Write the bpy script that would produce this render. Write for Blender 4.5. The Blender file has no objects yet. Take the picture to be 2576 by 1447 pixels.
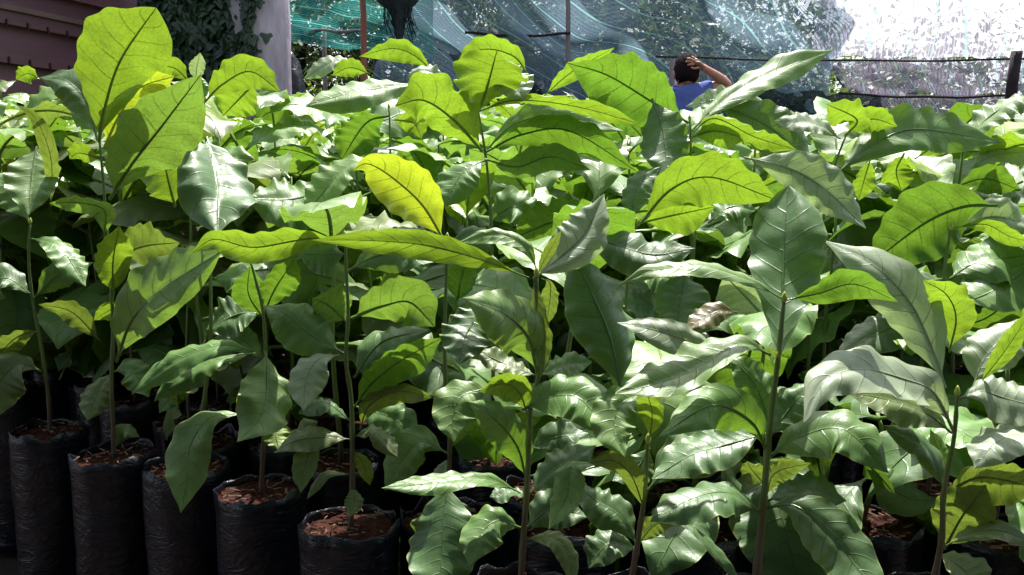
import bpy, bmesh, math, random
from mathutils import Vector, Matrix, noise
R = math.radians
S = bpy.context.scene
COL = S.collection
rnd = random.Random(7)

# ---------------------------------------------------------------- camera
PITCH = R(6.47); CAMZ = 0.72; FPX = 2144.0
cam = bpy.data.cameras.new('camera'); co = bpy.data.objects.new('camera', cam); COL.objects.link(co)
co.location = (0, 0, CAMZ); co.rotation_euler = (R(90) - PITCH, 0, 0)
cam.sensor_width = 36; cam.lens = 36 * FPX / 2576; cam.clip_end = 500; cam.clip_start = 0.05
S.camera = co
# ---------------------------------------------------------------- sky and sun
SUN_EL, SUN_AZ = R(64), R(14)          # azimuth measured from +Y towards +X
w = bpy.data.worlds.new('World'); S.world = w; w.use_nodes = True
nt = w.node_tree
sky = nt.nodes.new('ShaderNodeTexSky'); sky.sky_type = 'NISHITA'; sky.sun_disc = False
sky.sun_elevation = SUN_EL; sky.sun_rotation = SUN_AZ; sky.dust_density = 2.5
hs = nt.nodes.new('ShaderNodeHueSaturation'); hs.inputs['Saturation'].default_value = 0.5
nt.links.new(sky.outputs[0], hs.inputs['Color'])
bg = nt.nodes['Background']; nt.links.new(hs.outputs[0], bg.inputs[0]); bg.inputs[1].default_value = 0.14
sl = bpy.data.lights.new('sun', 'SUN'); sl.energy = 5.0; sl.angle = R(0.6); sl.color = (1, .96, .9)
so = bpy.data.objects.new('sun', sl); COL.objects.link(so)
sd = Vector((math.sin(SUN_AZ) * math.cos(SUN_EL), math.cos(SUN_AZ) * math.cos(SUN_EL), math.sin(SUN_EL)))
so.rotation_euler = (-sd).to_track_quat('-Z', 'Y').to_euler(); so.location = sd * 20
S.view_settings.view_transform = 'Standard'; S.view_settings.look = 'None'
S.view_settings.exposure = 1.2; S.view_settings.gamma = 1
S.render.engine = 'CYCLES'
S.cycles.max_bounces = 8; S.cycles.transparent_max_bounces = 16

# ---------------------------------------------------------------- helpers
FW = Vector((0, math.cos(PITCH), -math.sin(PITCH))); UP = Vector((0, math.sin(PITCH), math.cos(PITCH)))
CAM = Vector((0, 0, CAMZ))
def P(px, py, d):
    """point of the place seen in direction (px,py) of a 2576x1447 frame at distance d along the ground"""
    r = Vector((1, 0, 0)) * ((px - 1288) / FPX) + FW - UP * ((py - 723.5) / FPX)
    return CAM + r * (d / r.y)
def proj(p):
    q = p - CAM; z = q.dot(FW)
    if z < .05: return None
    return (1288 + FPX * q.x / z, 723.5 - FPX * q.dot(UP) / z)

def tag(o, label=None, cat=None, group=None, kind=None):
    if label: o['label'] = label
    if cat: o['category'] = cat
    if group: o['group'] = group
    if kind: o['kind'] = kind
    return o
def empty(name, loc, label, cat, group=None):
    o = bpy.data.objects.new(name, None); COL.objects.link(o); o.location = loc; o.empty_display_size = .05
    return tag(o, label, cat, group)
def mesh_from(name, vs, fs, mats, uvs=None, smooth=True, midx=None):
    me = bpy.data.meshes.new(name); me.from_pydata([tuple(v) for v in vs], [], fs)
    for m in mats: me.materials.append(m)
    if uvs is not None:
        l = me.uv_layers.new(name='UVMap')
        for lp in me.loops: l.data[lp.index].uv = uvs[lp.vertex_index]
    if smooth: me.polygons.foreach_set('use_smooth', [True] * len(me.polygons))
    if midx: me.polygons.foreach_set('material_index', midx)
    me.update(); return me
def add(name, me, parent=None, loc=None):
    o = bpy.data.objects.new(name, me); COL.objects.link(o)
    if parent: o.parent = parent
    if loc is not None: o.location = loc
    return o

class MB:
    def __init__(s): s.v = []; s.f = []; s.uv = []
    def tube(s, pts, rad, n=8, cap=True):
        base = len(s.v); pts = [Vector(p) for p in pts]; N = len(pts)
        ref = Vector((.31, .9, .2))
        L = 0
        for i, p in enumerate(pts):
            t = (pts[min(i + 1, N - 1)] - pts[max(i - 1, 0)]).normalized()
            a = t.cross(ref); 
            if a.length < .1: a = t.cross(Vector((1, 0, 0)))
            a.normalize(); b = t.cross(a)
            r = rad[i] if isinstance(rad, (list, tuple)) else rad
            if i: L += (pts[i] - pts[i - 1]).length
            for k in range(n):
                an = 2 * math.pi * k / n
                s.v.append(p + a * math.cos(an) * r + b * math.sin(an) * r); s.uv.append((k / n, L))
        for i in range(N - 1):
            for k in range(n):
                k2 = (k + 1) % n
                s.f.append((base + i * n + k, base + i * n + k2, base + (i + 1) * n + k2, base + (i + 1) * n + k))
        if cap:
            s.f.append(tuple(base + k for k in range(n))[::-1]); s.f.append(tuple(base + (N - 1) * n + k for k in range(n)))
    def box(s, c, h, rot=None):
        base = len(s.v); c = Vector(c)
        for x in (-1, 1):
            for y in (-1, 1):
                for z in (-1, 1):
                    q = Vector((x * h[0], y * h[1], z * h[2]))
                    if rot: q = rot @ q
                    s.v.append(c + q); s.uv.append((0, 0))
        for f in ((0, 1, 3, 2), (4, 6, 7, 5), (0, 4, 5, 1), (2, 3, 7, 6), (0, 2, 6, 4), (1, 5, 7, 3)):
            s.f.append(tuple(base + i for i in f))
    def build(s, name, mat, parent=None, smooth=True):
        me = mesh_from(name, s.v, s.f, [mat], s.uv, smooth)
        return add(name, me, parent)

# ---------------------------------------------------------------- node helper
class NT:
    def __init__(s, name):
        s.m = bpy.data.materials.new(name); s.m.use_nodes = True; s.t = s.m.node_tree
        s.t.nodes.clear(); s.out = s.t.nodes.new('ShaderNodeOutputMaterial')
    def n(s, typ, ins=None, **kw):
        o = s.t.nodes.new(typ)
        for k, v in kw.items(): setattr(o, k, v)
        if ins:
            for k, v in ins.items():
                if hasattr(v, 'is_output') or isinstance(v, bpy.types.NodeSocket): s.t.links.new(v, o.inputs[k])
                else: o.inputs[k].default_value = v
        return o
    def math(s, op, a, b=0.0, c=None, clamp=False):
        o = s.t.nodes.new('ShaderNodeMath'); o.operation = op; o.use_clamp = clamp
        for i, v in enumerate((a, b, c)):
            if v is None: continue
            if isinstance(v, bpy.types.NodeSocket): s.t.links.new(v, o.inputs[i])
            else: o.inputs[i].default_value = v
        return o.outputs[0]
    def ramp(s, fac, stops, interp='LINEAR'):
        o = s.t.nodes.new('ShaderNodeValToRGB'); o.color_ramp.interpolation = interp
        e = o.color_ramp.elements
        while len(e) < len(stops): e.new(.5)
        for i, (p, c) in enumerate(stops): e[i].position = p; e[i].color = (*c, 1) if len(c) == 3 else c
        s.t.links.new(fac, o.inputs[0]); return o.outputs[0]
    def mix(s, fac, a, b, blend='MIX'):
        o = s.t.nodes.new('ShaderNodeMix'); o.data_type = 'RGBA'; o.blend_type = blend
        for i, v in ((0, fac), (6, a), (7, b)):
            if isinstance(v, bpy.types.NodeSocket): s.t.links.new(v, o.inputs[i])
            else: o.inputs[i].default_value = (*v, 1) if isinstance(v, tuple) and len(v) == 3 else v
        return o.outputs[2]
    def done(s, sh): s.t.links.new(sh, s.out.inputs[0]); return s.m

def leaf_material():
    N = NT('leaf'); m = N.math
    uv = N.n('ShaderNodeUVMap').outputs[0]
    sp = N.n('ShaderNodeSeparateXYZ', {0: uv}); u, v = sp.outputs[0], sp.outputs[1]
    a = m('ABSOLUTE', m('MULTIPLY_ADD', u, 2.0, -1.0))            # 0 at midrib .. 1 at margin
    oi = N.n('ShaderNodeObjectInfo')
    # side veins leave the midrib and bow towards the tip
    nv_ = N.n('ShaderNodeTexNoise', {'Vector': N.n('ShaderNodeTexCoord').outputs['Object'], 'Scale': 26.0, 'Detail': 1.0})
    voff = m('MULTIPLY_ADD', nv_.outputs[0], .030, m('MULTIPLY_ADD', m('GREATER_THAN', u, .5), .045, -.015))
    q = m('MULTIPLY', m('SUBTRACT', m('ADD', v, voff), m('MULTIPLY_ADD', m('MULTIPLY', a, a), .06, m('MULTIPLY', a, .075))), 9.0)
    fr = m('FRACT', q)
    d = m('ABSOLUTE', m('SUBTRACT', fr, .5))                     # .5 on a vein
    vein = m('MULTIPLY', m('SUBTRACT', d, .45), 24.0, clamp=True)
    vein = m('MULTIPLY', vein, m('SUBTRACT', 1.15, a, clamp=True))
    mid = m('SUBTRACT', 1.0, m('MULTIPLY', a, m('MULTIPLY_ADD', v, 14.0, 22.0)), clamp=True)
    vn = m('MAXIMUM', vein, mid, clamp=True)
    # fine reticulation
    vor = N.n('ShaderNodeTexVoronoi', {'Vector': N.n('ShaderNodeMapping', {0: uv, 3: (14, 34, 1)}).outputs[0], 'Scale': 1.0}, feature='DISTANCE_TO_EDGE')
    ret = m('SUBTRACT', 1.0, m('MULTIPLY', vor.outputs['Distance'], 12.0), clamp=True)
    geo = N.n('ShaderNodeNewGeometry'); back = geo.outputs['Backfacing']
    ns = N.n('ShaderNodeTexNoise', {'Vector': N.n('ShaderNodeTexCoord').outputs['Object'], 'Scale': 22.0, 'Detail': 4.0})
    ns2 = N.n('ShaderNodeTexNoise', {'Vector': N.n('ShaderNodeTexCoord').outputs['Object'], 'Scale': 160.0, 'Detail': 3.0})
    base = oi.outputs['Color']
    val = m('MULTIPLY_ADD', ns.outputs[0], 1.1, .45)
    base = N.mix(1.0, base, N.n('ShaderNodeCombineXYZ', {0: val, 1: val, 2: val}).outputs[0], 'MULTIPLY')
    top = N.mix(m('MULTIPLY', vn, .45), base, (.22, .32, .10))
    # underside is paler and duller, veins stand out darker
    und = N.mix(.30, base, (.24, .32, .16))
    und = N.mix(m('MULTIPLY', vn, .5), und, (.10, .14, .04))
    colr = N.mix(back, top, und)
    # brown specks and scorched margins on some leaves
    spk = m('MULTIPLY', m('GREATER_THAN', ns2.outputs[0], .705), m('GREATER_THAN', ns.outputs[0], .56))
    colr = N.mix(m('MULTIPLY', spk, .7), colr, (.25, .2, .06))
    scorch = m('GREATER_THAN', m('MULTIPLY_ADD', oi.outputs['Random'], .10, m('MULTIPLY_ADD', ns.outputs[0], .9, m('MULTIPLY', m('MAXIMUM', a, v), .55))), 1.20)
    colr = N.mix(m('MULTIPLY', scorch, .85), colr, (.16, .09, .04))
    edge = m('MULTIPLY', m('GREATER_THAN', a, .955), .5)
    colr = N.mix(edge, colr, (.32, .38, .10))
    # light passing through: yellow-green, veins darker
    tr = N.mix(.5, N.mix(1.0, base, (1.15, 1.35, .9), 'MULTIPLY'), (.20, .27, .012))
    dark = m('SUBTRACT', 1.0, m('MULTIPLY_ADD', vn, .58, m('MULTIPLY', ret, .30)), clamp=True)
    tr = N.mix(1.0, tr, N.n('ShaderNodeCombineXYZ', {0: dark, 1: dark, 2: dark}).outputs[0], 'MULTIPLY')
    # relief
    hgt = m('ADD', m('MULTIPLY', vn, -1.0), m('MULTIPLY_ADD', m('MULTIPLY', d, d), -2.6, m('MULTIPLY', ns2.outputs[0], .38)))
    hgt = m('ADD', hgt, m('MULTIPLY', ret, -.12))
    bump = N.n('ShaderNodeBump', {'Height': hgt, 'Strength': .32, 'Distance': .0012})
    rough = m('MULTIPLY_ADD', back, .2, m('ADD', m('MULTIPLY_ADD', ns.outputs[0], .26, .06), m('MULTIPLY', m('GREATER_THAN', ns2.outputs[0], .56), .16)))
    pr = N.n('ShaderNodeBsdfPrincipled', {'Base Color': colr, 'Roughness': rough, 'Normal': bump.outputs[0], 'Specular IOR Level': .6})
    tb = N.n('ShaderNodeBsdfTranslucent', {'Color': tr, 'Normal': bump.outputs[0]})
    mx = N.n('ShaderNodeMixShader', {0: .36, 1: pr.outputs[0], 2: tb.outputs[0]})
    return N.done(mx.outputs[0])

def simple(name, col, rough=.6, nscale=8., amt=.35, bump=.3, bdist=.004, spec=.4, col2=None, stretch=(1, 1, 1), metal=0.):
    N = NT(name); tc = N.n('ShaderNodeTexCoord').outputs['Object']
    mp = N.n('ShaderNodeMapping', {0: tc, 3: stretch}).outputs[0]
    ns = N.n('ShaderNodeTexNoise', {'Vector': mp, 'Scale': nscale, 'Detail': 6.0, 'Roughness': .6})
    c2 = col2 or tuple(c * (1 - amt) for c in col)
    c = N.ramp(ns.outputs[0], [(.35, c2), (.65, col)])
    bp = N.n('ShaderNodeBump', {'Height': ns.outputs[0], 'Strength': bump, 'Distance': bdist})
    pr = N.n('ShaderNodeBsdfPrincipled', {'Base Color': c, 'Roughness': rough, 'Normal': bp.outputs[0], 'Specular IOR Level': spec, 'Metallic': metal})
    return N.done(pr.outputs[0])

M_LEAF = leaf_material()
def stem_material():
    N = NT('stem_bark')
    uv = N.n('ShaderNodeUVMap').outputs[0]
    h = N.n('ShaderNodeSeparateXYZ', {0: uv}).outputs[1]
    ns = N.n('ShaderNodeTexNoise', {'Vector': N.n('ShaderNodeMapping', {0: N.n('ShaderNodeTexCoord').outputs['Object'], 3: (1, 1, .25)}).outputs[0], 'Scale': 130., 'Detail': 5.})
    f = N.math('ADD', h, N.math('MULTIPLY', ns.outputs[0], .06))
    c = N.ramp(f, [(.0, (.13, .085, .065)), (.10, (.10, .06, .04)), (.16, (.12, .17, .04)), (.5, (.11, .20, .04))])
    c = N.mix(.18, c, N.ramp(ns.outputs[0], [(.3, (.03, .03, .02)), (.7, (.2, .2, .12))]), 'MIX')
    bp = N.n('ShaderNodeBump', {'Height': ns.outputs[0], 'Strength': .5, 'Distance': .001})
    return N.done(N.n('ShaderNodeBsdfPrincipled', {'Base Color': c, 'Roughness': .5, 'Normal': bp.outputs[0]}).outputs[0])
M_STEM = stem_material()
def bag_material():
    N = NT('black_polythene'); tc = N.n('ShaderNodeTexCoord').outputs['Object']
    n1 = N.n('ShaderNodeTexNoise', {'Vector': N.n('ShaderNodeMapping', {0: tc, 3: (1, 1, 2.2)}).outputs[0], 'Scale': 14., 'Detail': 3., 'Distortion': 1.2})
    n2 = N.n('ShaderNodeTexNoise', {'Vector': tc, 'Scale': 60., 'Detail': 6.})
    n3 = N.n('ShaderNodeTexVoronoi', {'Vector': N.n('ShaderNodeMapping', {0: n1.outputs[1], 3: (1, 1, 1)}).outputs[0], 'Scale': 5.5}, feature='DISTANCE_TO_EDGE')
    c = N.ramp(n2.outputs[0], [(.35, (.005, .006, .013)), (.62, (.009, .010, .020)), (.8, (.022, .020, .022))])
    b1 = N.n('ShaderNodeBump', {'Height': N.math('ADD', n1.outputs[0], N.math('MULTIPLY', n3.outputs[0], .5)), 'Strength': .5, 'Distance': .007})
    return N.done(N.n('ShaderNodeBsdfPrincipled', {'Base Color': c, 'Roughness': .33, 'Normal': b1.outputs[0], 'Specular IOR Level': .42}).outputs[0])
M_BAG = bag_material()
M_SOIL = simple('red_soil', (.06, .021, .014), .95, 90., .5, 1., .008, .1, (.018, .007, .005))
M_CHIP = simple('straw_bits', (.2, .12, .085), .8, 40.)
M_GROUND = simple('earth', (.036, .031, .031), .95, 6., .5, .6, .03, .1, (.05, .032, .022))
M_BUD = simple('young_bud', (.45, .52, .08), .4, 60.)

# ---------------------------------------------------------------- leaf blades
PROF = [(0, .018), (.05, .03), (.09, .09), (.16, .34), (.26, .66), (.38, .90), (.5, 1.0), (.62, .97), (.73, .84), (.82, .62), (.89, .38), (.94, .19), (.975, .08), (1, .015)]
PROF_OB = [(0, .018), (.05, .03), (.10, .10), (.2, .30), (.32, .55), (.45, .80), (.58, .96), (.68, 1.0), (.78, .95), (.87, .74), (.93, .48), (.97, .24), (.99, .1), (1, .02)]
def prof(s, tb):
    for i in range(len(tb) - 1):
        if s <= tb[i + 1][0]:
            a, b = tb[i], tb[i + 1]; t = (s - a[0]) / (b[0] - a[0])
            return a[1] + (b[1] - a[1]) * t
    return tb[-1][1]
def catmull(pts, n):
    pts = [Vector(p) for p in pts]
    ls = [0]
    for i in range(1, len(pts)): ls.append(ls[-1] + max((pts[i] - pts[i - 1]).length, 1e-5))
    ext = [pts[0] * 2 - pts[1]] + pts + [pts[-1] * 2 - pts[-2]]
    out = []
    for k in range(n + 1):
        L = ls[-1] * k / n; i = 0
        while i < len(pts) - 2 and L > ls[i + 1]: i += 1
        t = (L - ls[i]) / (ls[i + 1] - ls[i]); a, b, c, d = ext[i:i + 4]
        out.append(.5 * ((2 * b) + (c - a) * t + (2 * a - 5 * b + 4 * c - d) * t * t + (3 * b - a - 3 * c + d) * t ** 3))
    return out
def blade(name, mid, Bs, Ns, hw, seed, m=6, fold=.18, curl=.22, rip=.10, quilt=.055, tb=PROF):
    rr = random.Random(seed); n = len(mid) - 1
    ph = [rr.uniform(0, 6.3), rr.uniform(0, 6.3)]; fr = [rr.uniform(5.5, 8), rr.uniform(5.5, 8)]
    p2 = [rr.uniform(0, 6.3), rr.uniform(0, 6.3)]
    asym = rr.uniform(-.06, .06); W = 2 * m + 1; V = []; UVs = []
    tw = rr.uniform(-.5, .5); curl *= rr.uniform(.5, 1.6); rip *= rr.uniform(1.0, 1.9)
    for i in range(n + 1):
        s = i / n; h0 = hw * prof(s, tb)
        B, Nn = Bs[i], Ns[i]
        ang = tw * math.sin(s * math.pi * 1.3); ca, sa = math.cos(ang), math.sin(ang)
        B, Nn = B * ca + Nn * sa, Nn * ca - B * sa
        for j in range(W):
            v = (j - m) / m; a = abs(v); sd_ = 1 if v > 0 else 0
            wv = (math.sin(6.283 * fr[sd_] * s + ph[sd_]) + .6 * math.sin(6.283 * fr[sd_] * .43 * s + p2[sd_])) * (.65 + .9 * noise.noise(Vector((s * 4, sd_ * 5, seed))))
            h = h0 * (1 + (asym if v > 0 else -asym)) * (1 + .055 * wv * max(0, a - .6) * 2.5)
            q = 9.0 * (s + (.045 if v > 0 else 0) - .075 * a - .06 * a * a); f = q - math.floor(q)
            bul = quilt * math.sin(math.pi * f) ** .7 * math.sin(math.pi * min(a * .94 + .06, 1)) 
            und_ = .30 * noise.noise(Vector((s * 3.2 + seed, v * 1.1, ph[0]))) * (.25 + a)
            z = fold * a - curl * a * a + bul * (.35 + .35 * math.sin(5 * s + p2[0]) + .3 * noise.noise(Vector((s * 3, v * 2, seed)))) + rip * wv * a ** 2.2 + und_
            z *= min(1, s / .12)
            V.append(mid[i] + B * (v * h) + Nn * (z * h)); UVs.append((j / (W - 1), s))
    F = []
    for i in range(n):
        for j in range(W - 1):
            k = i * W + j; F.append((k, k + 1, k + W + 1, k + W))
    # midrib rod on the underside
    base = len(V); K = 5
    for i in range(n + 1):
        s = i / n; r = (.0017 * (1 - s) ** .8 + .0004) * min(1.2, hw / .035)
        for k in range(K):
            an = 2 * math.pi * k / K
            V.append(mid[i] + Bs[i] * math.cos(an) * r + Ns[i] * (math.sin(an) * r - r * .55)); UVs.append((.5, s))
    for i in range(n):
        for k in range(K):
            k2 = (k + 1) % K; F.append((base + i * K + k, base + i * K + k2, base + (i + 1) * K + k2, base + (i + 1) * K + k))
    return mesh_from(name, V, F, [M_LEAF], UVs)

COLS = dict(Y=(.25, .38, .035), K=(.54, .58, .04), L=(.17, .31, .07), G=(.095, .235, .032), D=(.046, .14, .032), W=(.36, .43, .31), O=(.14, .19, .05), B=(.13, .055, .015))  # W: white glare on glossy leaves, painted in as a pale leaf colour
HEROES = []      # (x0,y0,x1,y1,depth)
def hero_leaf(plant, depth, spec, seed):
    colk, side, W, pts = spec[:4]
    opt = spec[4] if len(spec) > 4 else {}
    dsh = opt.get('d', 0); up = 1 if side == 'T' else -1
    # path length in pixels, direction from base to tip
    x0, y0 = pts[0]; x1, y1 = pts[-1]
    L = math.hypot(x1 - x0, y1 - y0) + 1e-3
    vert = (y0 - y1) / L                       # +1 rises, -1 hangs
    lm = L / FPX * depth
    dz = opt.get('z', None)
    if dz is None:
        dz = (.55 * vert * up) * lm - .12 * lm
    n = 54
    P3 = []; acc = 0; tot = sum(math.hypot(pts[i + 1][0] - pts[i][0], pts[i + 1][1] - pts[i][1]) for i in range(len(pts) - 1))
    for i, (x, y) in enumerate(pts):
        if i: acc += math.hypot(x - pts[i - 1][0], y - pts[i - 1][1])
        f = acc / tot
        P3.append(P(x, y, depth + dsh + dz * f))
    mid = catmull(P3, n)
    rollk = opt.get('r', 40)
    Bs, Ns = [], []; cr = 1
    for i in range(n + 1):
        t = (mid[min(i + 1, n)] - mid[max(i - 1, 0)]).normalized()
        V = (mid[i] - CAM).normalized()
        b0 = t.cross(V).normalized()
        if b0.z < 0: pass
        hor = abs(t.x) / max(1e-3, math.hypot(t.x, t.z))
        r = R(rollk) * hor * up
        sgn = 1 if b0.z > 0 else -1
        b = b0 * math.cos(r) + V * math.sin(r) * sgn
        b = (b - t * b.dot(t)).normalized()
        nn = b.cross(t)
        if nn.dot(V) * up > 0: nn = -nn; 
        Bs.append(b); Ns.append(nn.normalized()); 
        if i == n // 2: cr = max(.5, math.cos(r))
    # keep side vector continuous
    for i in range(1, n + 1):
        if Bs[i].dot(Bs[i - 1]) < 0: Bs[i] = -Bs[i]
    # smooth frames
    for _ in range(3):
        Bs = [((Bs[max(i - 1, 0)] + Bs[i] + Bs[min(i + 1, n)]).normalized()) for i in range(n + 1)]
        Ns = [((Ns[max(i - 1, 0)] + Ns[i] + Ns[min(i + 1, n)]).normalized()) for i in range(n + 1)]
    if Bs[n // 2].cross((mid[n // 2 + 1] - mid[n // 2])).dot(Ns[n // 2]) > 0:
        Bs = [-b for b in Bs]        # so that the mesh normal is the upper side
    hw = W / 2 / FPX * depth / cr
    loc = plant.location
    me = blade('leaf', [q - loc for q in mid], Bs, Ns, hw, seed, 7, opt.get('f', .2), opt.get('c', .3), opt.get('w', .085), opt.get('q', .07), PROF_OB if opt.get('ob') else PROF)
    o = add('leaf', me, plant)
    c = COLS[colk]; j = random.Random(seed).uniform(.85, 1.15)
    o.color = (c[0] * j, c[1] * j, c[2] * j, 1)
    if colk == 'B': o['label'] = 'dry brown leaf'
    xs = [p[0] for p in pts]; ys = [p[1] for p in pts]; k = W * .28
    HEROES.append((min(xs) - k * (max(ys) - min(ys)) / L, min(ys) - k * (max(xs) - min(xs)) / L, max(xs) + k * (max(ys) - min(ys)) / L, max(ys) + k * (max(xs) - min(xs)) / L, depth))
    return o

# ---------------------------------------------------------------- bags
SOILZ = .32
def bag_mesh(seed):
    rr = random.Random(seed); V = []; F = []; K = 40; lv = 26
    a0 = rr.uniform(0, 6)
    for i in range(lv):
        t = i / (lv - 1); z = .328 * t
        for k in range(K):
            an = 2 * math.pi * k / K; cx, sx = math.cos(an), math.sin(an)
            r = .0585 + .002 * math.sin(3 * an + a0) * t
            nz = noise.noise(Vector((cx * 1.6 + seed * 7, sx * 1.6, z * 9)))
            fold = noise.noise(Vector((cx * 1.2 + seed * 3, sx * 1.2 + 5, z * 15 + 2.5 * cx)))
            r += .003 * nz - .0042 * max(0, fold) + (.0025 * math.sin(9 * an + a0) * max(0, t - .9) * 10)
            V.append(Vector((cx * r, sx * r, z - (.003 if i == 0 else 0) + (noise.noise(Vector((cx * 2, sx * 2, seed))) * .014 if i == lv - 1 else 0))))
    # inner rim
    for i in range(3):
        for k in range(K):
            p = V[(lv - 1) * K + k]; f = (.995, .985, .98)[i]
            V.append(Vector((p.x * f, p.y * f, p.z - (.0, .004, .02)[i])))
    for i in range(lv + 2):
        for k in range(K):
            k2 = (k + 1) % K; F.append((i * K + k, i * K + k2, (i + 1) * K + k2, (i + 1) * K + k))
    F.append(tuple(range(K))[::-1])
    return mesh_from('bag', V, F, [M_BAG])
def soil_mesh(seed):
    rr = random.Random(seed + 50); V = [Vector((0, 0, SOILZ))]; F = []; mi = []; K = 32; rg = 9
    for i in range(1, rg + 1):
        for k in range(K):
            an = 2 * math.pi * k / K; r = .0565 * i / rg
            z = SOILZ + noise.noise(Vector((r * 60 * math.cos(an), r * 60 * math.sin(an), seed))) * .006 - .004 * (i / rg) ** 2
            V.append(Vector((r * math.cos(an), r * math.sin(an), z)))
    for k in range(K): F.append((0, 1 + k, 1 + (k + 1) % K)); mi.append(0)
    for i in range(rg - 1):
        for k in range(K):
            k2 = (k + 1) % K; F.append((1 + i * K + k, 1 + (i + 1) * K + k, 1 + (i + 1) * K + k2, 1 + i * K + k2)); mi.append(0)
    for _ in range(75):                                          # straw bits and crumbs lying on it
        r = .052 * math.sqrt(rr.random()); an = rr.uniform(0, 6.3); c = Vector((r * math.cos(an), r * math.sin(an), SOILZ + .004))
        d = rr.uniform(0, 6.3); l = rr.uniform(.002, .009); ww = rr.uniform(.0005, .0014)
        a = Vector((math.cos(d), math.sin(d), rr.uniform(-.3, .3))) * l; b = Vector((-math.sin(d), math.cos(d), 0)) * ww; u_ = Vector((0, 0, ww * 1.2))
        k = len(V); V += [c - a - b, c - a + b, c + a + b, c + a - b, c - a + u_, c + a + u_]
        F += [(k, k + 1, k + 4), (k + 3, k + 5, k + 2), (k, k + 4, k + 5, k + 3), (k + 1, k + 2, k + 5, k + 4)]; mi += [1 if rr.random() < .5 else 0] * 4
    return mesh_from('soil', V, F, [M_SOIL, M_CHIP], smooth=False, midx=mi)
BAGS = [bag_mesh(i) for i in range(6)]; SOILS = [soil_mesh(i) for i in range(4)]
TAKEN = []
def seat_bag(pl, i):
    b = add('bag', BAGS[i % 6], pl); b.rotation_euler.z = i * 1.7
    s = add('soil', SOILS[i % 4], pl); s.rotation_euler.z = i * 2.3
    TAKEN.append((pl.location.x, pl.location.y))

def hero_plant(idx, depth, stem, label, leaves, sr=.0030, bud=True, group='seedlings of the front rows'):
    assert len(label.split()) <= 16, label
    bx = P(stem[0][0], stem[0][1], depth)
    base = Vector((bx.x, bx.y, 0))
    pl = empty('potted_seedling', base, label, 'seedling', group)
    seat_bag(pl, idx)
    pts = [Vector((0, 0, SOILZ - .01))] + [P(x, y, depth) - base for x, y in stem if P(x, y, depth).z > SOILZ + .015]
    if len(pts) < 2: pts.append(Vector((0, 0, .6)))
    n = 28; c = catmull(pts, n)
    rr = random.Random(idx); nodes = [k for k in range(5, n, 5)]
    rad = [sr * (1.15 - .6 * i / n) * (1.22 if i in nodes else 1) for i in range(n + 1)]
    mb = MB(); mb.tube(c, rad, 9); mb.build('stem', M_STEM, pl)
    if bud:
        t = (c[-1] - c[-2]).normalized(); mb = MB()
        mb.tube([c[-1] + t * z for z in (-.002, .001, .003, .006, .008)], [.002, .003, .0027, .0015, .0003], 7); mb.build('bud', M_BUD, pl)
    for k, sp in enumerate(leaves): hero_leaf(pl, depth, sp, idx * 100 + k)
    return pl

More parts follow.
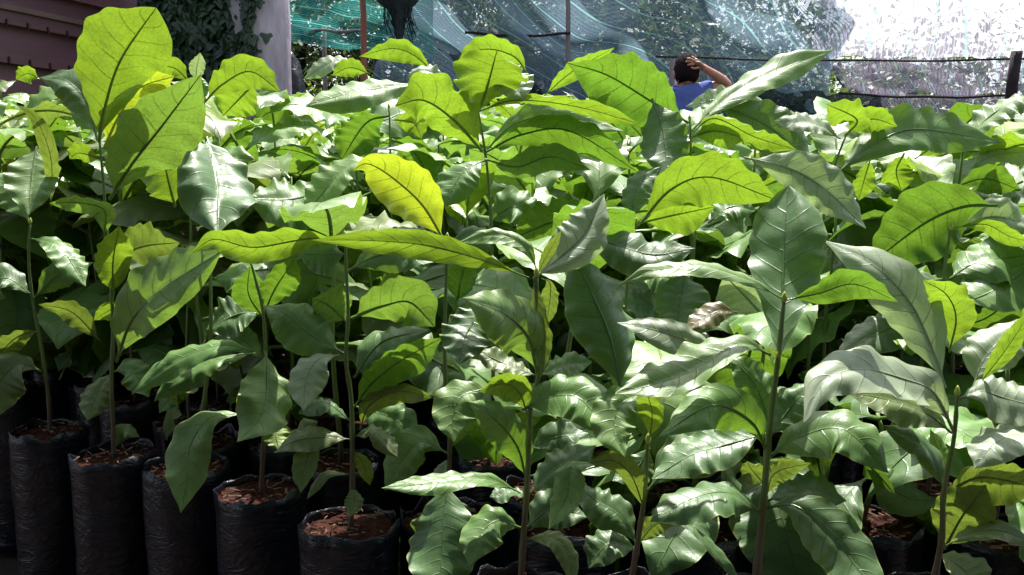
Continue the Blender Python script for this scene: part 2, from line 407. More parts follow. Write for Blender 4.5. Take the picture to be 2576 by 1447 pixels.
HP = [
 # left front row ------------------------------------------------------------
 (1.38, [(125,1090),(122,1000),(105,880),(80,740),(72,640),(76,560)], 'leftmost front-row seedling, dull olive leaves hanging over its black bag', [
   ('O','T',120,[(106,935),(50,915),(0,960),(-25,1060)]), ('O','U',60,[(100,832),(40,850),(-40,930)]),
   ('L','T',115,[(92,368),(82,430),(72,540)],{'f':.3}), ('O','U',40,[(128,520),(128,400),(90,300),(38,262)]),
   ('G','T',90,[(75,560),(30,480),(-40,430)]), ('G','T',70,[(80,600),(150,620),(215,720)]), ('D','T',80,[(80,742),(10,700),(-60,760)]),
   ('G','T',60,[(85,750),(150,690),(235,660)])]),
 (1.25, [(287,1150),(284,1060),(280,960),(284,850),(282,760),(270,600),(262,480),(250,350)], 'tall seedling on the left holding one huge upright yellow-green leaf above the rest', [
   ('Y','U',182,[(248,356),(266,260),(304,150),(392,20)],{'ob':1,'z':-.06,'w':.04,'q':.05,'f':.1,'c':.15}),
   ('L','U',160,[(276,500),(330,415),(405,320),(505,188)],{'z':-.09,'w':.05,'q':.08,'d':-.03}),
   ('K','U',120,[(262,370),(300,290),(350,222),(438,192)],{'d':.05,'z':-.02}),
   ('Y','U',50,[(480,210),(440,172),(400,172),(362,200)],{'d':.08}), ('W','U',38,[(492,205),(495,170),(503,132)],{'d':.1}),
   ('Y','U',50,[(254,400),(200,385),(175,400)]), ('D','T',95,[(245,352),(222,265),(170,205),(98,195)],{'d':.05}),
   ('Y','U',42,[(100,200),(70,185),(40,200)],{'d':.1}), ('Y','T',55,[(256,420),(300,395),(340,410)]),
   ('Y','U',88,[(286,742),(284,660),(300,568)],{'z':-.05}), ('O','U',90,[(290,650),(360,620),(452,610)],{'d':.03}),
   ('L','T',135,[(292,912),(335,800),(430,715),(562,628)],{'z':-.10,'w':.07,'q':.1,'f':.3}),
   ('Y','U',42,[(322,762),(285,775),(236,806)]), ('O','U',55,[(252,858),(180,785),(96,766)]),
   ('L','U',55,[(262,600),(262,530),(200,510),(124,512)]), ('O','T',80,[(284,935),(250,980),(220,1060)],{'d':.08}),
   ('G','T',70,[(284,935),(330,930),(375,1000)],{'d':.08}), ('O','T',40,[(292,1130),(310,1085),(352,1100)],{'d':.04})]),
 (1.19, [(470,1180),(500,1080),(520,960),(530,840),(530,700),(532,560),(520,420)], 'seedling third from the left with a broad silvery leaf hanging point-down at its top', [
   ('D','T',178,[(520,345),(535,400),(548,490),(548,590)],{'f':.35,'z':-.14}), ('G','T',60,[(530,850),(600,850),(660,900)],{'d':.1}),
   ('G','T',80,[(530,700),(600,700),(640,760)],{'d':.1}), ('D','T',80,[(530,700),(450,700),(420,800)],{'d':.1}),
   ('G','T',60,[(520,960),(450,980),(400,1040)],{'d':.1})]),
 (1.10, [(655,1235),(662,1130),(668,1000),(668,880),(660,775),(630,655)], 'fourth seedling from the left, long twisted leaf drooping over the black bag beside it', [
   ('G','U',88,[(664,790),(690,730),(745,645)],{'d':.04}), ('G','U',85,[(662,800),(625,740),(628,670)],{'d':.05}),
   ('G','T',66,[(645,885),(560,868),(450,905),(330,992)]), ('G','T',72,[(645,888),(550,905),(450,955),(388,1010)],{'d':.02}),
   ('L','T',138,[(668,880),(672,960),(655,1050),(597,1112)],{'z':-.10,'f':.3}), ('Y','T',70,[(672,1050),(690,1085),(702,1132)]),
   ('L','T',112,[(622,1040),(530,1052),(478,1120),(470,1200),(455,1290)],{'z':-.08}), ('D','T',110,[(660,790),(600,790),(520,830)],{'d':.12}),
   ('O','T',65,[(668,1070),(740,1090),(800,1060)],{'d':.04})]),
 (.98, [(880,1335),(886,1240),(886,1100),(883,1000),(870,900),(876,800),(872,700),(868,598)], 'fifth seedling from the left, red soil in plain view, long yellow-green leaf reaching left', [
   ('Y','U',82,[(868,612),(780,600),(640,622),(540,602),(484,636)],{'z':-.05,'r':30}), ('D','T',85,[(872,640),(820,640),(752,640)],{'d':.05}),
   ('D','T',85,[(875,680),(960,640),(1060,640),(1120,660)],{'d':.02}),
   ('L','U',140,[(884,800),(960,770),(1030,760),(1094,822)],{'d':.03}), ('L','U',110,[(872,810),(830,770),(785,750)],{'d':.04}),
   ('G','T',112,[(864,888),(780,840),(720,790),(662,768)]), ('W','T',92,[(855,893),(800,905),(770,960),(764,1034)],{'z':-.05}),
   ('G','U',92,[(892,1022),(940,960),(1020,900),(1112,850)]), ('D','T',110,[(890,950),(960,860),(1080,830)],{'d':.09}),
   ('O','U',66,[(905,1080),(930,1020),(1000,985),(1092,1000)]), ('D','T',60,[(882,1060),(820,1015),(750,1040)],{'d':.02}),
   ('O','T',55,[(884,1105),(800,1100),(740,1110),(688,1140)]), ('O','T',62,[(830,1100),(785,1130),(765,1180),(757,1240)],{'z':-.03}),
   ('O','T',62,[(888,1100),(940,1085),(1000,1150)]), ('O','U',40,[(890,1130),(915,1170),(932,1222)]),
   ('O','T',28,[(884,1196),(830,1190),(800,1215),(772,1257)]), ('O','T',48,[(884,1222),(892,1260),(880,1302)]),
   ('G','T',90,[(890,1020),(1000,1060),(1040,1130)],{'d':.12})]),
 (1.0, [(1128,1300),(1130,1190),(1131,1100),(1121,950),(1118,850),(1122,720),(1125,602)], 'slender seedling left of centre carrying a bright yellow backlit leaf at its top', [
   ('K','U',122,[(1118,606),(1062,515),(985,445),(925,412),(888,428)],{'z':-.06,'w':.05,'q':.05,'r':30}),
   ('D','T',60,[(1126,610),(1060,590),(960,590)],{'d':.1}), ('D','T',60,[(1130,610),(1190,590),(1230,640)],{'d':.1}),
   ('L','T',92,[(1125,1140),(1060,1110),(1010,1160),(968,1235)],{'d':.02}), ('L','U',50,[(1130,1130),(1160,1080),(1200,1050)],{'d':.02}),
   ('W','T',45,[(1130,1150),(1110,1190),(1080,1230)],{'d':.06}), ('D','T',170,[(1128,1205),(1118,1290),(1112,1390),(1100,1520)],{'d':-.08,'z':-.08,'f':.12}),
   ('D','T',90,[(1135,1240),(1180,1330),(1240,1460)],{'d':.05}), ('D','T',90,[(1060,1280),(1030,1380),(1000,1500)],{'d':.05}),
   ('G','U',90,[(1150,760),(1160,700),(1180,640)],{'d':.12})]),
 (.80, [(1310,1470),(1318,1330),(1325,1240),(1330,1130),(1336,1010),(1356,940),(1352,800),(1350,692)], 'central seedling with a straight green stem forking into two long leaves, one stretching far left', [
   ('Y','U',66,[(1330,698),(1215,655),(1080,618),(930,605),(782,604)],{'z':-.05,'r':25}),
   ('L','T',42,[(1352,685),(1325,625),(1250,592),(1148,612)]), ('W','T',110,[(1342,700),(1400,655),(1470,590),(1520,488)],{'f':.5,'z':.04}),
   ('D','T',112,[(1455,590),(1530,610),(1640,640),(1748,625)],{'d':.06}), ('O','U',58,[(1342,700),(1352,790),(1362,860),(1364,945)],{'z':-.02,'f':.3}),
   ('O','U',48,[(1362,700),(1385,720),(1375,820)],{'d':.02}), ('O','U',28,[(1352,690),(1372,650),(1412,580)]),
   ('L','T',130,[(1352,942),(1330,850),(1270,790),(1165,750)],{'z':-.06}), ('D','T',130,[(1225,745),(1195,800),(1170,850),(1155,918)],{'z':-.06,'w':.14}),
   ('O','T',70,[(1350,945),(1280,920),(1195,880)]), ('G','T',70,[(1358,945),(1420,920),(1490,910)],{'d':.04}),
   ('Y','U',70,[(1326,1040),(1305,985),(1265,965),(1205,985)]), ('L','T',112,[(1235,975),(1165,995),(1140,1045),(1142,1112)],{'z':-.04}),
   ('G','T',95,[(1325,1208),(1300,1120),(1240,1050),(1175,1010)],{'d':.01,'z':-.05}), ('G','T',112,[(1312,1030),(1380,1000),(1460,1005),(1545,1105)],{'z':-.05}),
   ('G','T',58,[(1310,1240),(1225,1205),(1100,1215),(960,1228)],{'z':-.06}), ('D','T',90,[(1330,1245),(1390,1185),(1500,1120)],{'d':.05}),
   ('D','T',60,[(1325,1250),(1290,1240),(1232,1250)],{'d':.03}), ('G','T',92,[(1312,1328),(1250,1310),(1205,1350),(1180,1425)],{'z':-.05}),
   ('D','T',100,[(1320,1330),(1390,1280),(1480,1300)],{'d':.06}), ('O','T',50,[(1318,1355),(1390,1355),(1430,1400),(1445,1480)]),
   ('D','T',80,[(1330,1130),(1400,1100),(1480,1090)],{'d':.1})]),
 (.785, [(1588,1470),(1604,1367),(1614,1300),(1622,1240),(1630,1110)], 'short seedling right of centre, its stem turning from green to reddish brown', [
   ('L','T',112,[(1622,985),(1560,1020),(1545,1085),(1572,1148)],{'z':-.05,'f':.3}), ('Y','U',66,[(1634,1105),(1640,1040),(1620,960)]),
   ('L','T',82,[(1510,1170),(1440,1175),(1425,1250),(1380,1332)],{'z':-.04,'f':.35}), ('O','U',66,[(1622,1285),(1590,1200),(1545,1160),(1480,1165)]),
   ('D','T',95,[(1602,1372),(1560,1300),(1500,1260),(1440,1215)],{'d':.03}), ('D','T',118,[(1626,1235),(1700,1160),(1810,1110),(1900,1060)],{'d':.05}),
   ('D','T',34,[(1660,1300),(1730,1320),(1800,1385),(1865,1470)]), ('O','U',50,[(1606,1368),(1650,1320),(1710,1310)],{'d':.02}),
   ('D','T',90,[(1605,1380),(1530,1370),(1480,1430)],{'d':.05}), ('D','T',80,[(1634,1120),(1600,1180),(1540,1210)],{'d':.09}),
   ('D','T',185,[(1565,990),(1535,850),(1490,740),(1438,632)],{'z':.05,'d':.05,'f':.15}),
   ('L','T',105,[(1940,892),(1860,868),(1720,945),(1548,990)],{'z':-.06,'f':.35,'d':-.02}), ('W','T',75,[(1840,905),(1750,868),(1655,832),(1552,812)],{'d':.01})]),
 (.775, [(1902,1470),(1918,1300),(1926,1200),(1934,1100),(1945,1000),(1958,900),(1972,755)], 'right-hand seedling whose broad grey-green leaf stands upright facing the viewer', [
   ('D','T',205,[(1956,925),(1968,790),(1972,640),(1984,468)],{'ob':1,'z':.11,'w':.03,'q':.05,'f':.08,'c':.12}),
   ('L','T',56,[(1968,752),(1885,705),(1770,670),(1650,680),(1558,716)]), ('G','U',66,[(1978,754),(2060,738),(2150,715),(2260,760)]),
   ('G','T',100,[(1940,1078),(1905,980),(1860,920),(1828,900)],{'d':.03}), ('O','U',22,[(1955,915),(1950,890),(1920,880)]),
   ('G','T',96,[(1928,1135),(1890,1060),(1790,1020),(1655,1100)],{'z':-.07}), ('G','T',120,[(1934,1150),(2000,1105),(2120,1080),(2235,1190)],{'z':-.06}),
   ('D','T',120,[(1926,1092),(1820,1120),(1730,1150),(1640,1205)],{'d':.06}), ('D','T',118,[(1918,1292),(1830,1240),(1740,1255),(1636,1312)],{'z':-.05}),
   ('D','T',125,[(1922,1276),(2000,1272),(2080,1335),(2150,1420),(2240,1540)],{'z':-.10}), ('O','U',55,[(1928,1250),(1950,1190),(2040,1165)],{'d':.02}),
   ('O','U',60,[(1924,1220),(1890,1180),(1880,1160)],{'d':.04}), ('D','T',120,[(1935,1100),(2000,1010),(2060,960)],{'d':.09}),
   ('D','T',110,[(1925,1260),(2020,1230),(2130,1260)],{'d':.1})], .0036),
 (.79, [(2335,1500),(2368,1360),(2374,1240),(2400,1100),(2408,990)], 'rightmost front seedling, reddish lower stem and pale shining leaves below a yellow bud', [
   ('W','T',150,[(2378,975),(2345,880),(2292,765),(2200,670),(2072,604)],{'z':.10,'d':.04,'q':.09,'w':.05}),
   ('Y','U',100,[(2388,885),(2405,800),(2380,740),(2322,706)],{'d':.09}), ('W','T',125,[(2450,968),(2480,900),(2570,800)],{'d':.06}),
   ('Y','U',48,[(2462,968),(2530,880),(2600,775)],{'d':.01}), ('W','T',118,[(2400,1085),(2350,990),(2280,955),(2170,930),(2075,960),(2022,1062)],{'z':-.10}),
   ('O','T',100,[(2396,1090),(2330,1040),(2210,1000),(2130,990)],{'d':.03}), ('W','T',110,[(2412,1002),(2470,985),(2540,1005),(2640,1030)]),
   ('W','T',118,[(2640,1090),(2560,1095),(2500,1120),(2452,1178)],{'d':-.02}), ('O','U',135,[(2380,1240),(2470,1200),(2620,1230)],{'d':.03}),
   ('D','T',75,[(2374,1232),(2330,1130),(2220,1070)],{'d':.02}), ('O','U',150,[(2376,1380),(2420,1300),(2480,1220)],{'d':.04}),
   ('O','T',62,[(2380,1372),(2440,1340),(2520,1335),(2600,1370)]), ('O','T',130,[(2360,1390),(2420,1430),(2480,1500)],{'d':.05}),
   ('D','T',100,[(2370,1260),(2280,1250),(2180,1180)],{'d':.1}), ('L','T',50,[(2378,1240),(2360,1130),(2340,1080)],{'d':.04})]),
 # second rows ------------------------------------------------------------------
 (1.25, [(1240,900),(1238,700),(1235,560),(1228,450),(1220,380),(1203,280)], 'tall central seedling behind the front row with a crown of glowing yellow-green leaves', [
   ('Y','U',150,[(1214,380),(1140,300),(1065,252),(994,266)],{'z':-.06}), ('Y','U',178,[(1203,280),(1222,230),(1250,128)],{'z':-.07,'ob':1}),
   ('Y','U',60,[(1330,190),(1290,140),(1210,125),(1140,175)],{'d':.04}), ('W','T',100,[(1240,148),(1280,190),(1320,252)],{'d':.02}),
   ('Y','U',56,[(1204,280),(1300,252),(1450,268),(1608,312)]), ('G','U',82,[(1222,382),(1314,338),(1435,330),(1600,430)]),
   ('L','T',66,[(1224,376),(1290,315),(1400,290),(1570,330)],{'d':.04}), ('G','T',110,[(1225,400),(1160,440),(1120,520)],{'d':.1}),
   ('G','U',130,[(1510,510),(1430,550),(1370,565),(1292,600)],{'d':-.05}), ('G','T',100,[(1232,560),(1290,520),(1350,560)],{'d':.1}),
   ('L','U',70,[(1220,400),(1300,420),(1390,395),(1485,428)],{'d':-.02}), ('D','T',80,[(1235,600),(1180,620),(1150,700)],{'d':.1})]),
 (1.5, [(1738,700),(1738,500),(1737,330),(1735,300)], 'seedling before the man, one long ridged leaf slanting up rightwards across him', [
   ('G','U',140,[(1732,308),(1640,255),(1530,190),(1426,158)],{'z':-.04,'q':.04}), ('L','T',82,[(1740,328),(1803,268),(1900,205),(2000,160),(2094,126)],{'z':.12,'q':.12}),
   ('Y','U',55,[(1742,332),(1800,298),(1900,345),(2005,378)],{'d':-.03}), ('Y','U',75,[(1740,345),(1800,330),(1880,350)],{'d':.02}),
   ('D','T',118,[(1640,248),(1668,330),(1680,455)],{'d':-.05,'z':-.1}), ('Y','U',46,[(1368,242),(1440,180),(1546,120)],{'d':.1}),
   ('D','T',108,[(1800,262),(1930,315),(2050,425)],{'d':.05}), ('W','T',60,[(1960,285),(1850,245),(1725,268)],{'d':.15})]),
 (1.25, [(1560,1100),(1570,850),(1580,700),(1600,560)], 'seedling just left of the tall upright leaf, with an arched translucent yellow leaf', [
   ('Y','U',125,[(1612,560),(1690,475),(1790,445),(1958,505)],{'z':-.03}), ('Y','U',90,[(1612,560),(1700,540),(1800,520)],{'d':.05}),
   ('D','T',90,[(1590,560),(1600,480),(1660,420)],{'d':.08}), ('W','T',100,[(1872,395),(1990,425),(2080,480),(2178,575)],{'d':.05}),
   ('G','T',80,[(1780,560),(1840,520),(1900,530)],{'d':.04}), ('D','T',140,[(1700,840),(1710,770),(1722,690)],{'d':-.12}),
   ('B','T',48,[(1856,785),(1800,785),(1722,836)],{'d':-.2}), ('W','U',105,[(1925,800),(1870,740),(1820,690)],{'d':-.1}),
   ('G','T',120,[(1575,700),(1640,680),(1730,720)],{'d':.05}), ('G','T',100,[(1480,900),(1540,880),(1600,860)],{'d':.05})]),
 (1.35, [(2040,800),(2070,560),(2092,440),(2128,340)], 'seedling on the right, long wavy leaf shining white along its upper side', [
   ('G','T',102,[(2098,442),(2200,362),(2310,325),(2520,358)],{'z':.05}), ('Y','U',75,[(2128,340),(2155,300),(2080,262)]),
   ('Y','U',60,[(2128,338),(2190,300),(2258,318)],{'d':.03}), ('W','T',56,[(2116,350),(2050,312),(1945,305)]),
   ('Y','U',82,[(2275,385),(2255,430),(2268,482)],{'d':.04}), ('Y','U',60,[(2190,400),(2175,450),(2160,505)],{'d':.04}),
   ('W','T',90,[(2260,420),(2350,440),(2460,400)],{'d':.2}), ('W','T',70,[(2440,420),(2510,390),(2620,380)],{'d':.2}),
   ('G','U',66,[(2400,470),(2480,450),(2570,480)],{'d':.12}), ('Y','U',60,[(2300,400),(2380,355),(2480,360)],{'d':.1})]),
 (1.1, [(2350,1000),(2370,800),(2376,680),(2392,575)], 'dark-stemmed seedling at the right edge bearing a large pale leaf with strong ribs', [
   ('G','U',165,[(2508,515),(2420,520),(2320,565),(2180,672)],{'q':.09,'w':.04}), ('Y','U',40,[(2402,572),(2480,565),(2540,595),(2620,615)]),
   ('W','T',80,[(2410,575),(2500,545),(2620,575)],{'d':.05}), ('G','T',150,[(2390,700),(2460,660),(2600,640)],{'d':.05}),
   ('D','T',120,[(2380,700),(2300,720),(2220,800)],{'d':.08}), ('G','T',130,[(2600,660),(2520,720),(2430,760)],{'d':.04}),
   ('D','T',100,[(2360,800),(2250,820),(2100,900)],{'d':.1}), ('G','U',110,[(2370,820),(2480,800),(2600,700)],{'d':.12})]),
 (1.45, [(470,900),(480,600),(478,440),(492,350),(515,255)], 'seedling near the ivy-clad trunk with a leaf arching over to the right like a hook', [
   ('Y','U',76,[(515,256),(560,212),(630,180),(706,232)]), ('G','T',40,[(515,256),(505,220),(498,186)]),
   ('Y','U',95,[(640,208),(600,250),(560,292)],{'d':.05}), ('G','T',85,[(480,440),(560,400),(640,400)],{'d':.06}),
   ('Y','U',120,[(440,520),(420,440),(410,375)],{'d':-.02}), ('G','T',130,[(852,465),(740,500),(620,500)],{'d':-.06,'z':-.06}),
   ('L','T',95,[(950,398),(870,425),(766,540)],{'d':-.08,'z':-.05}), ('G','T',90,[(480,600),(400,600),(350,660)],{'d':.1})]),
 (1.7, [(990,800),(984,500),(980,300),(978,270)], 'seedling behind the yellow leaf with a wide pale ribbed leaf spread flat towards the left', [
   ('L','T',82,[(1062,212),(960,222),(860,240),(768,268)],{'q':.12,'z':-.1}), ('Y','U',52,[(1092,182),(1040,138),(985,122),(904,142)],{'d':.2}),
   ('W','T',52,[(905,175),(840,155),(764,198)],{'d':.3}), ('W','T',50,[(1022,200),(1060,180),(1115,195)],{'d':.1}),
   ('G','U',110,[(980,290),(920,310),(860,400)],{'d':.02}), ('G','U',120,[(985,350),(1040,380),(1090,470)],{'d':-.1}),
   ('Y','U',60,[(985,300),(1040,310),(1060,350)],{'d':.05}), ('Y','U',46,[(930,185),(880,170),(835,190)],{'d':.25})]),
]
for i, hp in enumerate(HP):
    hero_plant(i + 1, hp[0], hp[1], hp[2], hp[3], *(hp[4:]))

# ---------------------------------------------------------------- filler seedlings (the bed behind)
def proto_leaf(seed):
    rr = random.Random(seed); n = 30; L = .185
    a0 = rr.uniform(.2, .9); bend = rr.uniform(.8, 1.9)
    p = Vector((0, 0, 0)); mid = [p.copy()]; Bs = []; Ns = []
    for i in range(n + 1):
        s = i / n; a = a0 - bend * s ** 1.3
        t = Vector((math.cos(a), .12 * math.sin(s * 3 + seed), math.sin(a))).normalized()
        b = Vector((0, 1, 0)); b = (b - t * b.dot(t)).normalized(); nn = t.cross(b)
        if nn.z < 0 and abs(a) < 1.5: nn = -nn
        nn = Vector((-math.sin(a), 0, math.cos(a)))
        Bs.append(b); Ns.append(nn)
        if i: p = p + t * (L / n); mid.append(p.copy())
    Bs = [-b for b in Bs] if Bs[5].cross(mid[6] - mid[5]).dot(Ns[5]) > 0 else Bs
    return blade('leaf', mid, Bs, Ns, rr.uniform(.036, .05), seed, 4, rr.uniform(.1, .4), .25, rr.uniform(.08, .16), .08, PROF)
PROTO = [proto_leaf(900 + i) for i in range(16)]
def stem_mesh(seed, h):
    rr = random.Random(seed); n = 10; pts = []; q = Vector((0, 0, 0))
    for i in range(n + 1):
        pts.append(Vector((.007 * math.sin(i * .5 + seed), .007 * math.cos(i * .43 + seed * 2), SOILZ - .01 + h * i / n)))
    mb = MB(); mb.tube(pts, [.004 * (1.1 - .55 * i / n) for i in range(n + 1)], 6)
    return mesh_from('stem', mb.v, mb.f, [M_STEM], mb.uv), pts
STEMS = {}
def edge_y(x):                                   # front edge of the bed
    if x < -.17: return .98 + (-.17 - x) * .66
    return .80
zones = {'l': ('green coffee seedling in the crowded bed between the brown cladding and the middle', 'seedlings in the left of the bed'),
         'c': ('green coffee seedling in the crowded bed behind the middle of the front row', 'seedlings in the middle of the bed'),
         'r': ('green coffee seedling in the crowded bed under the right-hand net', 'seedlings in the right of the bed')}
def filler(x, y, k):
    rr = random.Random(k * 13 + 5)
    d = y
    top = .71 + max(0, d - 1.2) * .15 + rr.uniform(-.10, .05) 
    if d < 1.35: top = .64 + rr.uniform(-.06, .04)
    if d < 2.0: top += .13 if x < -.12 else .04
    h = max(.22, top - SOILZ)
    hk = round(h / .06) * .06
    key = (hk, k % 3)
    if key not in STEMS: STEMS[key] = stem_mesh(hash(key) % 1000 if False else int(hk * 100) + k % 3, hk)
    sm, pts = STEMS[key]
    px = 1288 + FPX * x / y
    z = zones['l' if px < 800 else ('c' if px < 1750 else 'r')]
    pl = empty('potted_seedling', (x, y, 0), z[0], 'seedling', z[1]); pl.rotation_euler.z = rr.uniform(0, 6.28)
    seat_bag(pl, k); top_z = SOILZ + .1; st = add('stem', sm, pl)
    RM = Matrix.Rotation(pl.rotation_euler.z, 3, 'Z')
    nn = max(3, int(hk / (.062 if y < edge_y(x) + .5 else .08))); az = 0
    for i in range(nn):
        f = .22 + .78 * i / (nn - 1)
        node = pts[0].lerp(pts[-1], f); node = pts[min(10, int(f * 10 + .5))]
        az += math.pi / 2 + rr.uniform(-.3, .3)
        for sgn in (0, 1):
            if rr.random() < .1: continue
            sc = 1.38 * (.75 + .35 * math.sin(math.pi * min(1, f * .9 + .05))) * rr.uniform(.8, 1.25)
            if i == nn - 1: sc *= .8
            front = x > -.15 and y < 1.35
            if front: sc *= .74
            near = y < edge_y(x) + .5 and f > .25
            if f < .4 and not front and not near:
                sc *= .72
                if rr.random() < .35: continue
            el = rr.uniform(-.35, .35) + (.45 if i >= nn - 2 else 0) - (.25 if f < .5 else 0)
            a = az + sgn * math.pi + rr.uniform(-.25, .25)
            rot = Matrix.Rotation(a, 3, 'Z') @ Matrix.Rotation(-el, 3, 'Y') @ Matrix.Rotation(rr.uniform(-.5, .5), 3, 'X')
            base = Vector((x, y, 0)) + RM @ node
            skip = False
            for L in (0, .06, .11, .16):
                q = base + RM @ (rot @ Vector((L * sc, 0, 0))); pj = proj(q)
                if pj is None or q.y < .7: skip = True; break
                for (x0, y0, x1, y1, hd) in HEROES:
                    if x0 < pj[0] < x1 and y0 < pj[1] < y1 and q.y < hd + .03: skip = True; break
                if pj[1] < (235 if pj[0] < 1640 else 290 if pj[0] < 1860 else 292): skip = True
                if skip: break
            if skip: continue
            top_z = max(top_z, node.z)
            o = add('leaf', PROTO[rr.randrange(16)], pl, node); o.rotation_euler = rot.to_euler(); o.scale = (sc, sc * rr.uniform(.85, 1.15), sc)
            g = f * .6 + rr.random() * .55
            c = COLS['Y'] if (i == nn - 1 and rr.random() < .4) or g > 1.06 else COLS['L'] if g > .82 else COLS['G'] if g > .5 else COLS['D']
            if px > 1750 and d > 1.8 and rr.random() < .2: c = COLS['W']  # glare on the right-hand rows, painted as pale leaf colour
            if near and px < 1000 and rr.random() < .4: c = COLS['O']
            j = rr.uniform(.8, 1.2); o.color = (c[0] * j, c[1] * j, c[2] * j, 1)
    kz = (top_z + .004 - SOILZ) / (pts[-1].z - SOILZ); st.scale = (1, 1, kz); st.location = (0, 0, SOILZ * (1 - kz))
k = 0
y = .97
while y < 3.9:
    sp = .125 if y < 1.45 else .155 + (y - 1.45) * .04
    xm = .66 * y + .12
    x = -xm - rnd.random() * sp
    while x < xm:
        X = x + rnd.uniform(-.02, .02); Y = y + rnd.uniform(-.02, .02); x += sp
        if Y < edge_y(X) + .1: continue
        if any((X - a) ** 2 + (Y - b) ** 2 < .115 ** 2 for a, b in TAKEN): continue
        k += 1; filler(X, Y, k)
    y += sp * .95
print('fillers', k)
# ---------------------------------------------------------------- ground
N_ = 60; V = []; F = []
for i in range(N_ + 1):
    for j in range(N_ + 1):
        x = (i / N_ * 2 - 1); y = (j / N_ * 2 - 1); x = math.copysign(abs(x) ** 2.5, x) * 200; y = math.copysign(abs(y) ** 2.5, y) * 200
        V.append(Vector((x, y, noise.noise(Vector((x * .4, y * .4, 3))) * .02 - .012)))
for i in range(N_):
    for j in range(N_):
        a = i * (N_ + 1) + j; F.append((a, a + N_ + 1, a + N_ + 2, a + 1))
g = add('ground', mesh_from('ground', V, F, [M_GROUND])); g['kind'] = 'structure'

# ---------------------------------------------------------------- brown clad wall on the left
M_WALL = simple('brown_cladding', (.125, .052, .066), .5, 5., .3, .15, .004, .4, stretch=(.3, .3, 3))
def wallpt(t, z, out=0):                            # t metres along the wall, out towards the viewer
    dx, dy = .391, .920
    return Vector((-2.30 + dx * t + out * dy, 4.46 + dy * t - out * dx, z))
wl = empty('clad_wall', wallpt(0, 0), 'dark brown clad wall with stepped horizontal ribs at the upper left', 'wall')
z0 = 1.0
def zat(py): return P(0, py, 4.12).z
# board profile (z, out) from bottom to top; repeating rib of 0.18 m
pf = []
zb = zat(168)
zz = zb - .18 * 8
while zz < 2.9:
    pf += [(zz, .0), (zz + .004, .045), (zz + .066, .045), (zz + .070, .014), (zz + .176, .0)]
    zz += .182
V = []; F = []
T0, T1 = -3.0, 1.35
for t in (T0, T1):
    for z, o_ in pf: V.append(wallpt(t, z, o_) - wl.location)
n = len(pf)
for i in range(n - 1): F.append((i, n + i, n + i + 1, i + 1))
b_ = len(V)
for t in (T0, T1):
    for z in (pf[0][0], pf[-1][0]): V.append(wallpt(t, z, -.08) - wl.location)
F += [(b_, b_ + 2, b_ + 3, b_ + 1), (n - 1, 2 * n - 1, b_ + 3, b_ + 1), (n,) + (b_ + 2, b_ + 3) + tuple(range(2 * n - 1, n, -1))]
add('cladding', mesh_from('cladding', V, F, [M_WALL], smooth=False), wl)
mb = MB()
zt = zat(12)
rot = Matrix.Rotation(math.atan2(.920, .391), 3, 'Z')
mb.box(wallpt(-.8, zt - .008, .03) - wl.location, (2.1, .035, .012), rot); mb.build('batten', simple('batten_wood', (.14, .08, .07), .6, 9.), wl, False)
for r_, pz in ((0, zat(55)), (1, zat(150))):
    for q_ in range(7):
        mb = MB(); mb.box(wallpt(-.33 + q_ * .11, pz, .049) - wl.location, (.004, .004, .016), rot)
        mb.build('fixing_slot', simple('slot', (.02, .008, .01), .7) if r_ + q_ == 0 else bpy.data.materials['slot'], wl, False)

# ---------------------------------------------------------------- trunk with ivy
M_TRUNK = simple('grey_bark', (.44, .38, .46), .85, 10., .45, .8, .02, .2, stretch=(1, 1, .35))
M_FOL = NT('dark_foliage')
def fol_mat(name, c1, c2, tr, rough=.45):
    N = NT(name); oi = N.n('ShaderNodeTexCoord').outputs['Object']
    ns = N.n('ShaderNodeTexNoise', {'Vector': oi, 'Scale': 5., 'Detail': 3.})
    wn = N.n('ShaderNodeTexWhiteNoise', {'Vector': N.n('ShaderNodeUVMap').outputs[0]}, noise_dimensions='2D')
    f = N.math('ADD', N.math('MULTIPLY', ns.outputs[0], .6), N.math('MULTIPLY', wn.outputs[0], .4))
    c = N.ramp(f, [(.25, c1), (.75, c2)])
    pr = N.n('ShaderNodeBsdfPrincipled', {'Base Color': c, 'Roughness': rough})
    t = N.n('ShaderNodeBsdfTranslucent', {'Color': N.mix(1., c, tr, 'MULTIPLY')})
    return N.done(N.n('ShaderNodeMixShader', {0: .35, 1: pr.outputs[0], 2: t.outputs[0]}).outputs[0])
M_IVY = fol_mat('ivy_leaf', (.010, .03, .016), (.035, .075, .03), (1.8, 1.9, .6), .3)
M_TREE = fol_mat('tree_foliage', (.03, .06, .03), (.09, .13, .07), (2., 2., .8))
M_HEDGE = fol_mat('hedge_foliage', (.10, .16, .03), (.25, .32, .08), (1.8, 1.8, .6))
bpy.data.materials.remove(M_FOL.m)
tc_ = P(655, 200, 4.75); tx, ty = tc_.x, tc_.y
tr = empty('tree', (tx, ty, 0), 'pale grey tree trunk standing behind the seedlings, its left side buried in ivy', 'tree')
mb = MB(); pts = [Vector((.01 * math.sin(z * 3), 0, z)) for z in [i * .2 for i in range(17)]]
mb.tube(pts, [.19 - .015 * p.z + .012 * math.sin(p.z * 5) + (.06 if p.z < .2 else 0) for p in pts], 24)
for i, v in enumerate(mb.v):
    nz = noise.noise(v * 7); mb.v[i] = Vector((v.x * (1 + .06 * nz), v.y * (1 + .06 * nz), v.z))
mb.build('trunk', M_TRUNK, tr)
